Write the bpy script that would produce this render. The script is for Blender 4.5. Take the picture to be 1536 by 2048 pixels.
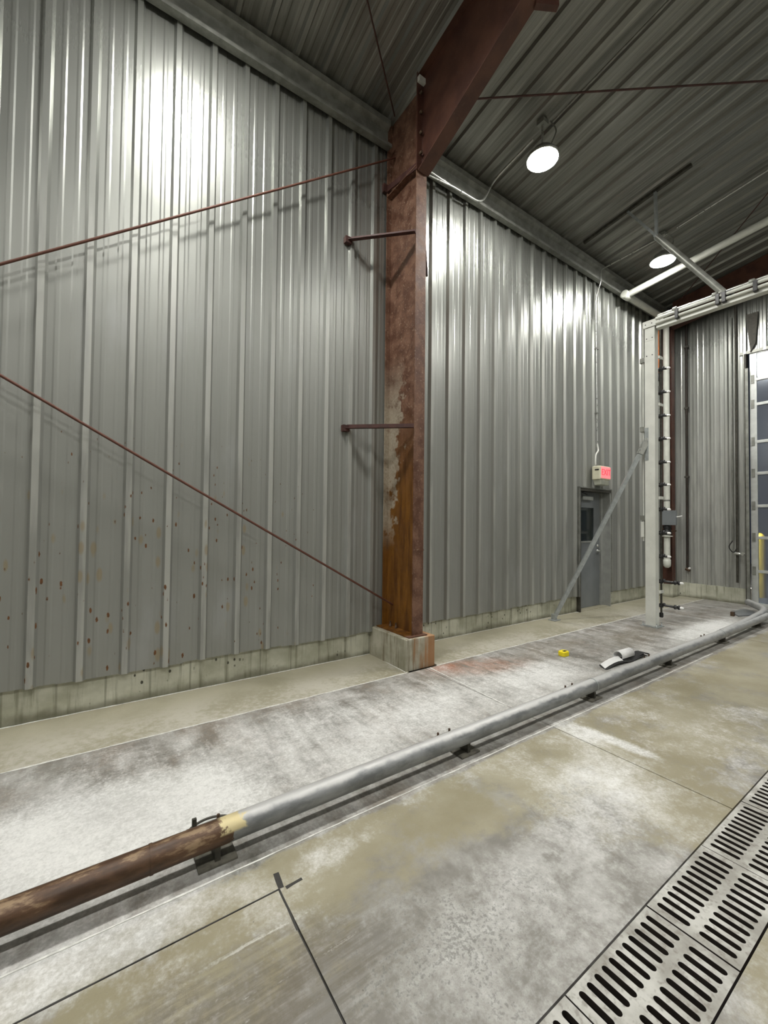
import bpy, bmesh, math, random
from mathutils import Vector, Matrix, noise as mnoise
random.seed(7)
SC = bpy.context.scene
COL = SC.collection
for o in list(bpy.data.objects): bpy.data.objects.remove(o)

# ------------------------------------------------------------------ camera
F_PX, YAW, PITCH, ROLL = 833.5, 0.60282, 0.02278, 0.01109
CAM = Vector((0.3946, -4.1334, 1.5602))
fw = Vector((math.sin(YAW)*math.cos(PITCH), math.cos(YAW)*math.cos(PITCH), math.sin(PITCH)))
rt0 = Vector((math.cos(YAW), -math.sin(YAW), 0)); up0 = rt0.cross(fw)
rt = math.cos(ROLL)*rt0 + math.sin(ROLL)*up0
up = -math.sin(ROLL)*rt0 + math.cos(ROLL)*up0
cd = bpy.data.cameras.new('camera'); cam = bpy.data.objects.new('camera', cd); COL.objects.link(cam)
cam.matrix_world = Matrix(((rt.x, up.x, -fw.x, CAM.x), (rt.y, up.y, -fw.y, CAM.y), (rt.z, up.z, -fw.z, CAM.z), (0, 0, 0, 1)))
cd.sensor_fit = 'VERTICAL'; cd.sensor_height = 36.0; cd.lens = F_PX/2048*36.0
cd.clip_start = 0.02; cd.clip_end = 200
SC.camera = cam
# ------------------------------------------------------------------ world: night outside
w = bpy.data.worlds.new('world'); SC.world = w; w.use_nodes = True
bg = w.node_tree.nodes['Background']; bg.inputs[0].default_value = (0.10, 0.13, 0.22, 1); bg.inputs[1].default_value = 0.12
LAMP_W = 315.0            # emission of the lamp lenses
SC.view_settings.view_transform = 'Standard'; SC.view_settings.look = 'None'
SC.view_settings.gamma = 1.0; SC.view_settings.use_curve_mapping = False
SC.view_settings.exposure = 0.12

# ------------------------------------------------------------------ node helpers
class NT:
    def __init__(s, name):
        s.m = bpy.data.materials.new(name); s.m.use_nodes = True
        s.t = s.m.node_tree; s.n = s.t.nodes; s.l = s.t.links
        s.b = s.n['Principled BSDF']; s.pos = s.n.new('ShaderNodeNewGeometry').outputs['Position']
        s.sep = None
    def _in(s, sock, v):
        if isinstance(v, bpy.types.NodeSocket): s.l.new(v, sock)
        elif v is not None:
            if hasattr(sock.default_value, '__len__') and len(sock.default_value) == 4 and len(v) == 3: v = (*v, 1)
            sock.default_value = v
    def xyz(s):
        if s.sep is None:
            s.sep = s.n.new('ShaderNodeSeparateXYZ'); s.l.new(s.pos, s.sep.inputs[0])
        return s.sep.outputs
    def map(s, scale=(1, 1, 1), loc=(0, 0, 0), rot=(0, 0, 0), vec=None):
        k = s.n.new('ShaderNodeMapping'); s.l.new(vec or s.pos, k.inputs[0])
        k.inputs['Location'].default_value = loc; k.inputs['Rotation'].default_value = rot; k.inputs['Scale'].default_value = scale
        return k.outputs[0]
    def noise(s, scale, detail=4, rough=.55, vec=None, dist=0):
        k = s.n.new('ShaderNodeTexNoise'); s.l.new(vec or s.pos, k.inputs['Vector'])
        k.inputs['Scale'].default_value = scale; k.inputs['Detail'].default_value = detail
        k.inputs['Roughness'].default_value = rough; k.inputs['Distortion'].default_value = dist
        return k.outputs['Fac']
    def voro(s, scale, vec=None):
        k = s.n.new('ShaderNodeTexVoronoi'); s.l.new(vec or s.pos, k.inputs['Vector']); k.inputs['Scale'].default_value = scale
        return k.outputs['Distance']
    def ss(s, v, a, b, lo=0., hi=1.):        # smooth step
        k = s.n.new('ShaderNodeMapRange'); k.interpolation_type = 'SMOOTHSTEP'
        s._in(k.inputs[0], v); k.inputs[1].default_value = a; k.inputs[2].default_value = b
        k.inputs[3].default_value = lo; k.inputs[4].default_value = hi
        return k.outputs[0]
    def math(s, op, a, b=None):
        k = s.n.new('ShaderNodeMath'); k.operation = op; s._in(k.inputs[0], a)
        if b is not None: s._in(k.inputs[1], b)
        return k.outputs[0]
    def add(s, *a):
        r = a[0]
        for x in a[1:]: r = s.math('ADD', r, x)
        return r
    def mul(s, *a):
        r = a[0]
        for x in a[1:]: r = s.math('MULTIPLY', r, x)
        return r
    def mix(s, f, a, b):
        k = s.n.new('ShaderNodeMix'); k.data_type = 'RGBA'
        s._in(k.inputs[0], f); s._in(k.inputs[6], a); s._in(k.inputs[7], b)
        return k.outputs[2]
    def blob(s, cx, cy, rx, ry, rot=0):      # soft round patch on the floor, 1 in the middle
        k = s.n.new('ShaderNodeMapping'); k.vector_type = 'TEXTURE'; s.l.new(s.pos, k.inputs[0])
        k.inputs['Location'].default_value = (cx, cy, 0); k.inputs['Rotation'].default_value = (0, 0, rot)
        k.inputs['Scale'].default_value = (rx, ry, 1000)
        g = s.n.new('ShaderNodeTexGradient'); g.gradient_type = 'SPHERICAL'; s.l.new(k.outputs[0], g.inputs[0])
        return s.ss(g.outputs['Fac'], 0, .7)
    def bump(s, h, strength=.2, dist=.01):
        k = s.n.new('ShaderNodeBump'); k.inputs['Strength'].default_value = strength; k.inputs['Distance'].default_value = dist
        s.l.new(h, k.inputs['Height']); s.l.new(k.outputs[0], s.b.inputs['Normal'])
    def out(s, color=None, rough=None, metal=None, spec=None):
        s._in(s.b.inputs['Base Color'], color)
        if rough is not None: s._in(s.b.inputs['Roughness'], rough)
        if metal is not None: s._in(s.b.inputs['Metallic'], metal)
        if spec is not None: s._in(s.b.inputs['Specular IOR Level'], spec)
        return s.m

def speckled(name, c, rough=.5, metal=0., var=.25, scale=14, c2=None):
    k = NT(name); f = k.noise(scale, 5)
    c2 = c2 or tuple(x*(1-var) for x in c)
    return k.out(k.mix(k.ss(f, .35, .65), c2, c), k.ss(f, .2, .8, max(rough-.08, .02), rough+.08), metal)

# ------------------------------------------------------------------ materials
M = {}
# galvanised wall sheets: bright mill finish above, chalky dulled finish below the wash line, rust pitting low down
k = NT('wall_sheet'); x, y, z = k.xyz()
dull = k.ss(k.add(z, k.mul(k.noise(1.3, 4), 1.6)), 6.6, 2.8)
streak = k.noise(1.0, 5, vec=k.map((26, 26, .8)))
fine = k.noise(1.0, 3, vec=k.map((120, 120, 2.5)))
c = k.mix(dull, (.325, .335, .312), (.285, .29, .27))
c = k.mix(k.mul(k.ss(streak, .45, .75), dull, .16), c, (.24, .24, .215))
c = k.mix(k.mul(k.ss(k.noise(2.3, 6, vec=k.map((1, 1, .35))), .55, .7), dull, .35), c, (.38, .39, .39))
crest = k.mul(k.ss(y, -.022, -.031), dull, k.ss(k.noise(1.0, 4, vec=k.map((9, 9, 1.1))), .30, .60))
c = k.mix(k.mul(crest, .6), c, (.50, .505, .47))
# rust pits: stretched cells, dense at the left low part
pit = k.add(k.voro(1.0, vec=k.map((19, 19, 8))), k.mul(k.noise(60, 3), .16), -.07)
dens = k.mul(k.ss(z, 2.9, .9), k.ss(x, 3.3, 1.0), k.ss(k.noise(2.0, 3, vec=k.map((3.2, 3.2, .5), (3, 0, 0))), .36, .56))
rust = k.mul(k.ss(k.math('SUBTRACT', pit, k.mul(dens, .16)), .07, .0), k.ss(dens, .05, .3))
halo = k.mul(k.ss(k.math('SUBTRACT', k.voro(1.0, vec=k.map((11, 11, 4.2), (0, 0, .06))), k.mul(dens, .22)), .10, -.05), k.ss(dens, .1, .5), .5)
c = k.mix(halo, c, (.30, .22, .10))
c = k.mix(rust, c, k.mix(k.noise(30, 3), (.035, .018, .008), (.22, .085, .02)))
r = k.add(k.mul(dull, .20), k.mul(fine, .03), .25, k.mul(rust, .3))
k.bump(k.noise(5.0, 3, vec=k.map((1.6, 1.6, .3))), .05, .02)
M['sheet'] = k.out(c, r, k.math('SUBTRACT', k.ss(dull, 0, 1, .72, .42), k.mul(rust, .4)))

k = NT('ceiling_sheet')
streak = k.noise(1.0, 5, vec=k.map((14, .7, .7)))
c = k.mix(k.ss(streak, .35, .7), (.21, .21, .19), (.32, .32, .293))
M['ceil'] = k.out(c, k.ss(streak, .3, .7, .30, .42), .6)

M['galv'] = speckled('galvanised_trim', (.30, .305, .275), .42, .5, .3, 9)
M['galv_bright'] = speckled('galvanised_conduit', (.62, .63, .60), .32, .8, .2, 20)
M['zinc'] = speckled('zinc_plated', (.42, .45, .45), .42, .55, .2, 20)
M['white'] = speckled('white_powder_coat', (.66, .67, .62), .42, .0, .10, 6)
M['white_pipe'] = speckled('white_plastic', (.62, .63, .57), .4, 0, .12, 8)
M['black'] = speckled('black_plastic', (.014, .014, .015), .4, 0, .3, 20)
M['tip'] = speckled('white_nozzle_tip', (.8, .8, .78), .35, 0, .1, 20)
M['bolt'] = speckled('rusty_bolt', (.12, .075, .045), .6, .4, .5, 60)
M['dark_steel'] = speckled('dark_steel', (.09, .085, .07), .55, .5, .4, 20)
M['salt'] = speckled('salt_crust', (.74, .74, .70), .8, 0, .25, 30)
M['alu'] = speckled('aluminium_frame', (.62, .64, .62), .38, .55, .12, 10)
M['yellow'] = speckled('yellow_paint', (.75, .50, .03), .45, 0, .1, 6)
M['yellow_plastic'] = speckled('yellow_plastic', (.95, .78, .02), .35, 0, .05, 30)
M['orange'] = speckled('orange_sleeve', (.55, .16, .03), .5, 0, .3, 12)
M['door_grey'] = speckled('door_grey_paint', (.20, .215, .225), .38, .1, .12, 5)
M['jamb'] = speckled('jamb_paint', (.33, .34, .32), .4, .1, .15, 6)
M['dark_gap'] = speckled('dark_pit', (.012, .012, .012), .9, 0, .3, 5)
M['asphalt'] = speckled('asphalt', (.05, .05, .05), .9, 0, .4, 30)
M['paper'] = speckled('white_plastic_scrap', (.80, .80, .79), .5, 0, .06, 20)
M['cream'] = speckled('cream_housing', (.70, .68, .52), .4, 0, .08, 8)
M['lens_plastic'] = speckled('cloudy_lens', (.55, .57, .48), .25, 0, .1, 8)
M['rubber'] = speckled('rubber_black', (.02, .02, .02), .7, 0, .2, 20)

# red oxide primer with rust blooming, orange stain on the lower column, pale scale patches
k = NT('rust_column'); x, y, z = k.xyz()
n1 = k.noise(7, 7, .65); n2 = k.noise(1.0, 6, .6, vec=k.map((16, 16, 2.2))); n3 = k.noise(45, 3)
c = k.mix(k.ss(n1, .35, .68), (.088, .036, .020), (.19, .10, .062))
c = k.mix(k.mul(k.ss(n3, .58, .7), .45), c, (.36, .27, .19))
low = k.ss(k.add(z, k.mul(n2, 1.6)), 3.9, 2.6)
orange = k.mix(k.ss(n2, .3, .7), (.085, .030, .004), (.20, .082, .008))
c = k.mix(k.mul(low, k.ss(y, -.585, -.575)), c, orange)
scale = k.mul(k.ss(k.add(z, k.mul(k.math('ABSOLUTE', k.math('SUBTRACT', z, 2.2)), -.0)), 1.15, 1.7), k.ss(z, 3.6, 2.7),
              k.ss(k.add(k.mul(y, -1.0), k.mul(k.noise(9, 6), .75), k.mul(z, -.09)), .42, .34))
c = k.mix(k.mul(scale, k.ss(n1, .25, .5)), c, k.mix(n3, (.20, .155, .10), (.46, .41, .33)))
k.bump(n1, .35, .01)
M['rust_col'] = k.out(c, k.ss(n1, .3, .7, .42, .72), .1)
k = NT('red_oxide'); n1 = k.noise(5, 6); n2 = k.noise(30, 4)
c = k.mix(k.ss(n1, .3, .7), (.060, .022, .015), (.105, .042, .026))
c = k.mix(k.mul(k.ss(n2, .6, .7), .2), c, (.16, .10, .07))
M['oxide'] = k.out(c, .5, .05)
M['brace'] = speckled('dark_red_angle', (.075, .028, .022), .6, .1, .4, 12)
M['dark_pipe'] = speckled('dark_pipe', (.035, .025, .018), .6, .2, .5, 6)
M['plate'] = speckled('dusty_plate', (.17, .16, .13), .7, .1, .5, 25)
k = NT('rusty_rod'); n1 = k.noise(25, 4)
M['rod'] = k.out(k.mix(n1, (.065, .022, .014), (.15, .058, .036)), .6, .2)

# concrete kerb / plinth
k = NT('kerb_concrete'); x, y, z = k.xyz()
n1 = k.noise(3.0, 7, .6); n2 = k.noise(1, 5, .6, vec=k.map((22, 22, 1.2))); n3 = k.voro(1, vec=k.map((17, 17, 12)))
c = k.mix(k.ss(n1, .3, .7), (.36, .36, .275), (.56, .56, .465))
c = k.mix(k.mul(k.ss(n2, .50, .72), .65), c, (.14, .14, .085))
damp = k.ss(k.add(z, k.mul(k.noise(4, 5), .16)), .17, .08)
c = k.mix(k.mul(damp, .7), c, (.085, .08, .045))
hole = k.mul(k.ss(n3, .20, .14), k.ss(k.noise(2.2, 3), .50, .62))
c = k.mix(hole, c, (.07, .068, .05))
board = k.ss(k.math('ABSOLUTE', k.math('SUBTRACT', k.math('FRACT', k.mul(x, 3.1)), .5)), .035, .01)
c = k.mix(k.mul(board, .45), c, (.13, .13, .09))
k.bump(k.add(n1, k.mul(hole, -1.5)), .5, .012)
M['kerb'] = k.out(c, .8)
k = NT('plinth_concrete'); x, y, z = k.xyz()
n1 = k.noise(4.0, 7, .6); n2 = k.noise(1, 5, .6, vec=k.map((24, 24, 1.5)))
c = k.mix(k.ss(n1, .3, .7), (.27, .26, .19), (.46, .44, .36))
c = k.mix(k.mul(k.ss(n2, .47, .68), .7), c, (.13, .105, .055))
st = k.ss(k.add(x, k.mul(n2, .9), k.mul(k.noise(6, 5), .25)), 3.74, 4.02)
c = k.mix(k.mul(st, .8), c, (.33, .155, .055))
k.bump(n1, .4, .01)
M['plinth'] = k.out(c, .8)

# wash bay floor
k = NT('floor_concrete'); x, y, z = k.xyz()
nb = k.noise(1.3, 8, .6); nm = k.noise(4.2, 9, .68, dist=.3); nf = k.noise(20, 7, .7); n60 = k.noise(62, 5, .65); ng = k.noise(170, 3, .6)
nb2 = k.noise(1.9, 8, .62, vec=k.map((1, 1, 1), (7, 3, 0)))
sx = k.noise(1, 7, .65, vec=k.map((1.6, 26, 1)))                     # drag marks along the bay
sy = k.noise(1, 8, .66, vec=k.map((9, 1.6, 1), rot=(0, 0, .42)))     # run-off streaks across the walkway
walk = k.ss(y, -2.26, -2.20); lane = k.math('SUBTRACT', 1.0, walk); stripA = k.ss(y, -.712, -.70)
olive = k.mix(k.ss(nb, .35, .65), (.25, .222, .142), (.345, .320, .235))
grey = k.mix(k.ss(nm, .35, .65), (.185, .175, .155), (.33, .32, .295))
c = k.mix(k.ss(k.add(k.mul(nb2, .8), k.mul(walk, .30), k.mul(nf, .2), k.mul(k.blob(1.5, -3.2, 1.6, .75), .30)), .50, .66), olive, grey)
c = k.mix(k.mul(k.ss(k.add(k.mul(nb2, .55), k.mul(nf, .45)), .47, .60), walk, .60), c, (.215, .175, .135))        # brownish damp patches
c = k.mix(k.mul(k.blob(3.85, -.98, .85, .34, -.35), k.ss(k.add(sy, k.mul(nf, .3)), .50, .72), .75), c, (.33, .15, .085))   # rust wash below the column
c = k.mix(k.mul(k.blob(3.52, -.79, .26, .11, 0), k.ss(nf, .30, .55), .8), c, (.34, .12, .05))
c = k.mix(k.mul(k.blob(.80, -2.82, .95, .36, 0), k.ss(k.add(k.mul(nm, .5), k.mul(sx, .5)), .40, .56), .8), c, (.125, .110, .080))
c = k.mix(k.mul(k.blob(1.45, -3.05, .75, .42, 0), k.ss(k.add(k.mul(n60, .6), k.mul(nm, .4)), .50, .60), .75), c, (.10, .098, .085))
c = k.mix(k.mul(k.blob(.95, -2.21, .26, .07, -.05), k.ss(k.add(k.mul(nf, .7), k.mul(n60, .3)), .44, .56), .85), c, (.06, .06, .048))
c = k.mix(k.mul(k.add(k.blob(6.6, -1.30, 1.2, .34, .1), k.mul(k.blob(5.1, -1.0, 1.0, .3, .1), .6)), k.ss(sy, .35, .55), .7), c, (.19, .162, .112))
c = k.mix(k.mul(stripA, .85), c, k.mix(k.ss(nb, .3, .7), (.285, .265, .18), (.40, .375, .275)))
c = k.mix(k.mul(stripA, k.ss(k.add(k.mul(nf, .5), k.mul(nb, .5)), .44, .58), k.ss(y, -.10, -.6), .75), c, (.50, .48, .42))
# white salt crust
bias = k.add(k.mul(k.blob(.15, -1.62, 1.35, .62, 0), .30), k.mul(k.blob(1.7, -1.45, 1.7, .75, 0), .10), k.mul(k.blob(3.4, -1.55, 1.7, .6, 0), .11),
             k.mul(k.blob(4.3, -1.45, .9, .35, 0), .10), k.mul(k.blob(5.6, -1.75, 2.2, .4, 0), .05), k.mul(k.blob(8.0, -1.72, 1.5, .34, 0), .24),
             k.mul(walk, .015), k.mul(stripA, -.20),
             k.mul(k.blob(1.75, -3.18, 1.3, .46, 0), .04), k.mul(k.blob(2.85, -2.82, .75, .42, 0), .10), k.mul(k.blob(3.40, -2.34, .16, .30, 0), .20),
             k.mul(k.blob(3.50, -2.62, .085, .36, .06), .22), k.mul(k.blob(.30, -2.30, .85, .17, 0), .20), k.mul(k.blob(1.35, -2.36, .30, .10, 0), .09),
             k.mul(k.blob(1.9, -2.55, 1.0, .30, 0), -.10), k.mul(k.blob(6.8, -2.9, 3.2, .9, 0), -.10), k.mul(k.blob(4.9, -3.0, .5, .25, -.4), .12))
field = k.add(k.mul(nm, .40), k.mul(nf, .24), k.mul(n60, .16), k.mul(nb, .20))
fieldw = k.add(k.mul(sy, .40), k.mul(nm, .20), k.mul(nf, .24), k.mul(n60, .16))
ff = k.n.new('ShaderNodeMix'); k._in(ff.inputs[0], walk); k._in(ff.inputs[2], field); k._in(ff.inputs[3], fieldw)
sv = k.add(ff.outputs[0], bias)
salt = k.add(k.mul(k.ss(sv, .46, .62), .50), k.mul(k.ss(sv, .56, .76), .50))
c = k.mix(k.mul(salt, .92), c, k.mix(k.ss(k.add(k.mul(n60, .3), k.mul(nf, .3), k.mul(nb, .4)), .38, .60), (.50, .50, .48), (.76, .76, .74)))
c = k.mix(k.mul(k.blob(1.45, -3.05, 1.1, .50, 0), k.ss(k.add(k.mul(n60, .55), k.mul(nm, .45)), .50, .62), .65), c, (.13, .128, .112))
c = k.mix(k.mul(k.blob(.75, -2.78, .75, .30, 0), k.ss(k.add(k.mul(nm, .6), k.mul(sx, .4)), .42, .60), .8), c, (.13, .112, .082))
c = k.mix(k.mul(k.blob(2.6, -2.75, .5, .12, 0), k.ss(nf, .48, .62), .5), c, (.15, .145, .115))
drag = k.mul(k.ss(k.add(k.mul(sx, .8), k.mul(n60, .2)), .55, .64), k.add(k.blob(.95, -2.68, .45, .20, 0), k.mul(k.blob(.70, -2.95, .5, .22, 0), .7)))
c = k.mix(k.mul(drag, .85), c, (.68, .67, .62))
c = k.mix(k.mul(k.ss(k.voro(9.0), .035, .02), k.ss(nm, .5, .6), .8), c, (.05, .045, .035))      # small dark chips
c = k.mix(k.mul(k.ss(ng, .58, .72), .30), c, (.15, .145, .12))
k.bump(k.add(k.mul(nf, .6), k.mul(n60, .6), nm), .30, .006)
M['floor'] = k.out(c, k.ss(k.add(salt, k.mul(nm, .5)), .1, .9, .42, .78), 0)

k = NT('grate_iron'); n1 = k.noise(6, 6); n2 = k.noise(40, 4)
c = k.mix(k.ss(n1, .35, .65), (.29, .28, .25), (.52, .515, .48)); c = k.mix(k.mul(k.ss(n2, .50, .68), .5), c, (.15, .13, .105))
M['grate'] = k.out(c, .7, .1)

# guide rail pipe: rusty brown at the near end, yellow ring, then salt-dulled galvanised
k = NT('rail_pipe'); x, y, z = k.xyz()
n1 = k.noise(1, 6, .65, vec=k.map((5, 16, 16))); n2 = k.noise(9, 6)
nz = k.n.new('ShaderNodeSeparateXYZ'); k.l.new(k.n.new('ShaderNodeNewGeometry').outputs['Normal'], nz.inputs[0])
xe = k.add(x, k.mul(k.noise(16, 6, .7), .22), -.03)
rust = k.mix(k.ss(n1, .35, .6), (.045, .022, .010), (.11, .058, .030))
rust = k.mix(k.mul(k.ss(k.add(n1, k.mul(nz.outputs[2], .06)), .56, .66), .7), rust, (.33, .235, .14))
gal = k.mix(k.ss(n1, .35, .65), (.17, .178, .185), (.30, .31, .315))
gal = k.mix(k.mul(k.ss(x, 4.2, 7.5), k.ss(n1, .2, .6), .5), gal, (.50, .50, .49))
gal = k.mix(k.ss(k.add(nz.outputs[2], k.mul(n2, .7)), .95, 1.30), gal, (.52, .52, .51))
edge = k.ss(xe, 1.02, 1.03)
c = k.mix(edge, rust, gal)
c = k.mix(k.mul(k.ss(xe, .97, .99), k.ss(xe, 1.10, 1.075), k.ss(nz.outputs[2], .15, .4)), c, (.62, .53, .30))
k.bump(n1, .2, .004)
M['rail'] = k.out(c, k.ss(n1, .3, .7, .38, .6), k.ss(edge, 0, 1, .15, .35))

# multiwall door panes: clear tinted plastic with a glossy face
k = NT('door_pane'); tr = k.n.new('ShaderNodeBsdfTransparent'); tr.inputs[0].default_value = (.62, .68, .74, 1)
gl = k.n.new('ShaderNodeBsdfGlossy'); gl.inputs['Roughness'].default_value = .12; gl.inputs[0].default_value = (.85, .9, .95, 1)
df = k.n.new('ShaderNodeBsdfDiffuse'); df.inputs[0].default_value = (.30, .33, .42, 1)
fr = k.n.new('ShaderNodeFresnel'); fr.inputs[0].default_value = 1.55
wv = k.n.new('ShaderNodeTexWave'); wv.bands_direction = 'Z'; wv.inputs['Scale'].default_value = 22; k.l.new(k.pos, wv.inputs[0])
bp = k.n.new('ShaderNodeBump'); bp.inputs['Strength'].default_value = .12; bp.inputs['Distance'].default_value = .01
k.l.new(wv.outputs[1], bp.inputs['Height']); k.l.new(bp.outputs[0], gl.inputs['Normal'])
m1 = k.n.new('ShaderNodeMixShader'); m1.inputs[0].default_value = .22; k.l.new(tr.outputs[0], m1.inputs[1]); k.l.new(df.outputs[0], m1.inputs[2])
m2 = k.n.new('ShaderNodeMixShader'); k.l.new(k.add(fr.outputs[0], .10), m2.inputs[0]); k.l.new(m1.outputs[0], m2.inputs[1]); k.l.new(gl.outputs[0], m2.inputs[2])
k.l.new(m2.outputs[0], k.n['Material Output'].inputs[0]); M['pane'] = k.m
k = NT('dark_glass'); M['glass'] = k.out((.012, .018, .018), .06, 0, .6)

k = NT('lamp_lens'); k.b.inputs['Emission Color'].default_value = (1.0, .985, .935, 1); k.b.inputs['Emission Strength'].default_value = LAMP_W
M['lens'] = k.out((.9, .9, .88), .3)
k = NT('exit_face'); k.b.inputs['Emission Color'].default_value = (1.0, .20, .22, 1); k.b.inputs['Emission Strength'].default_value = .75
M['exit_face'] = k.out((.75, .25, .25), .4)
k = NT('exit_letters'); k.b.inputs['Emission Color'].default_value = (1.0, .05, .08, 1); k.b.inputs['Emission Strength'].default_value = .9
M['exit_text'] = k.out((.7, .05, .06), .4)

# ------------------------------------------------------------------ mesh helpers
class MB:
    def __init__(s): s.v = []; s.f = []; s.sm = []
    def poly(s, pts, faces, smooth=False):
        o = len(s.v); s.v += [tuple(p) for p in pts]
        for f in faces: s.f.append(tuple(i+o for i in f)); s.sm.append(smooth)
        return s
    def box(s, a, b):
        (x0, y0, z0), (x1, y1, z1) = [[f(p, q) for p, q in zip(a, b)] for f in (min, max)]
        return s.poly([(x0, y0, z0), (x1, y0, z0), (x1, y1, z0), (x0, y1, z0), (x0, y0, z1), (x1, y0, z1), (x1, y1, z1), (x0, y1, z1)],
                      [(3, 2, 1, 0), (4, 5, 6, 7), (0, 1, 5, 4), (1, 2, 6, 5), (2, 3, 7, 6), (3, 0, 4, 7)])
    def bar(s, p, q, w, h, upv=(0, 0, 1)):           # rectangular bar from p to q
        p, q = Vector(p), Vector(q); d = (q-p).normalized(); u = Vector(upv)
        a = d.cross(u)
        if a.length < 1e-4: a = d.cross(Vector((1, 0, 0)))
        a.normalize(); b = a.cross(d).normalized()
        pts = [c + a*sa*w/2 + b*sb*h/2 for c in (p, q) for sa, sb in ((-1, -1), (1, -1), (1, 1), (-1, 1))]
        return s.poly(pts, [(3, 2, 1, 0), (4, 5, 6, 7), (0, 1, 5, 4), (1, 2, 6, 5), (2, 3, 7, 6), (3, 0, 4, 7)])
    def angle(s, p, q, w, t, n1, n2):                # L section from p to q with legs along n1 and n2
        n1, n2 = Vector(n1).normalized(), Vector(n2).normalized()
        prof = [(0, 0), (w, 0), (w, t), (t, t), (t, w), (0, w)]
        return s.prism([Vector(p)+n1*a+n2*b for a, b in prof], Vector(q)-Vector(p))
    def prism(s, pts, d):
        pts = [Vector(p) for p in pts]; n = len(pts); d = Vector(d)
        nrm = Vector((0, 0, 0))
        for i in range(n): nrm += pts[i].cross(pts[(i+1) % n])
        if nrm.dot(d) > 0: pts = pts[::-1]
        return s.poly(pts+[p+d for p in pts], [tuple(range(n)), tuple(range(2*n-1, n-1, -1))] + [((i+1) % n, i, n+i, n+(i+1) % n) for i in range(n)])
    def tube(s, pts, r, n=12, cap=True):
        pts = [Vector(p) for p in pts]; rr = r if hasattr(r, '__len__') else [r]*len(pts)
        T = [(pts[min(i+1, len(pts)-1)]-pts[max(i-1, 0)]).normalized() for i in range(len(pts))]
        a = T[0].orthogonal().normalized(); V = []
        for i, p in enumerate(pts):
            a = (a-T[i]*a.dot(T[i])).normalized(); b = T[i].cross(a)
            V += [p+rr[i]*(math.cos(2*math.pi*j/n)*a+math.sin(2*math.pi*j/n)*b) for j in range(n)]
        Fs = [(i*n+j, i*n+(j+1) % n, (i+1)*n+(j+1) % n, (i+1)*n+j) for i in range(len(pts)-1) for j in range(n)]
        s.poly(V, Fs, True)
        if cap:
            s.poly(V[:n], [tuple(range(n-1, -1, -1))]); s.poly(V[-n:], [tuple(range(n))])
        return s
    def lathe(s, c, axis, prof, n=24):               # prof: (radius, height along axis)
        c, ax = Vector(c), Vector(axis).normalized(); a = ax.orthogonal().normalized(); b = ax.cross(a)
        V = [c+ax*h+r*(math.cos(2*math.pi*j/n)*a+math.sin(2*math.pi*j/n)*b) for r, h in prof for j in range(n)]
        m = len(prof)
        s.poly(V, [(i*n+j, i*n+(j+1) % n, (i+1)*n+(j+1) % n, (i+1)*n+j) for i in range(m-1) for j in range(n)], True)
        s.poly(V[:n], [tuple(range(n-1, -1, -1))]); s.poly(V[-n:], [tuple(range(n))])
        return s
    def mesh(s, name):
        me = bpy.data.meshes.new(name); me.from_pydata(s.v, [], s.f)
        me.polygons.foreach_set('use_smooth', s.sm); me.update(); return me
    def build(s, name, mat, parent=None, bevel=0):
        me = s.mesh(name)
        if bevel:
            bm = bmesh.new(); bm.from_mesh(me); bmesh.ops.remove_doubles(bm, verts=bm.verts, dist=1e-5)
            bmesh.ops.bevel(bm, geom=list(bm.edges), offset=bevel, segments=2, affect='EDGES', profile=.5); bm.to_mesh(me); bm.free()
        return link(name, me, mat, parent)
def link(name, me, mat, parent=None):
    me.materials.clear(); me.materials.append(M[mat] if isinstance(mat, str) else mat)
    o = bpy.data.objects.new(name, me); COL.objects.link(o)
    if parent is not None: setp(o, parent)
    return o
def setp(o, parent):
    bpy.context.view_layer.update() if parent.matrix_world == Matrix.Identity(4) and parent.location.length > 0 else None
    o.parent = parent; o.matrix_parent_inverse = Matrix.Translation(parent.location).inverted()
def thing(name, loc, label, cat, group=None):
    o = bpy.data.objects.new(name, None); COL.objects.link(o); o.location = loc; o.empty_display_size = .1
    return tag(o, label, cat, group)
def tag(o, label, cat, group=None):
    o['label'] = label; o['category'] = cat
    if group: o['group'] = group
    return o
def struct(name, loc=(0, 0, 0), label=None):
    o = bpy.data.objects.new(name, None); COL.objects.link(o); o.location = loc; o['kind'] = 'structure'
    if label: o['label'] = label
    return o
def fillet(pts, r, n=6):
    pts = [Vector(p) for p in pts]; out = [pts[0]]
    for i in range(1, len(pts)-1):
        a, b, c = pts[i-1], pts[i], pts[i+1]
        rr = min(r, (a-b).length*.49, (c-b).length*.49); p = b+(a-b).normalized()*rr; q = b+(c-b).normalized()*rr
        out += [p.lerp(b, t).lerp(b.lerp(q, t), t) for t in [j/n for j in range(n+1)]]
    return out+[pts[-1]]

R = 0.3048                                            # rib spacing
ROOF_Z, SLOPE, RIDGE_Y, OPP_Y = 6.45, 0.155, -4.5, -9.0
X_BACK, X_END = -5.5, 11.0
def roof(y): return ROOF_Z + SLOPE*(-y if y > RIDGE_Y else y-OPP_Y)
def profile(a0, a1, off=0.0):
    """ribbed sheet: list of (along, height towards the room)"""
    br = []
    for i in range(int(a0/R)-3, int(a1/R)+4):
        c = i*R+off
        br += [(c-.040, 0), (c-.021, .036), (c+.021, .036), (c+.040, 0)]
        for m in (1/3, 2/3):
            q = c+R*m; br += [(q-.022, 0), (q-.010, .0032), (q+.010, .0032), (q+.022, 0)]
    def h(a):
        for (p, hp), (q_, hq) in zip(br, br[1:]):
            if p <= a <= q_: return hp+(hq-hp)*(a-p)/(q_-p) if q_ > p else hp
        return 0
    return [(a0, h(a0))]+[b for b in br if a0+1e-4 < b[0] < a1-1e-4]+[(a1, h(a1))]
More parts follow.
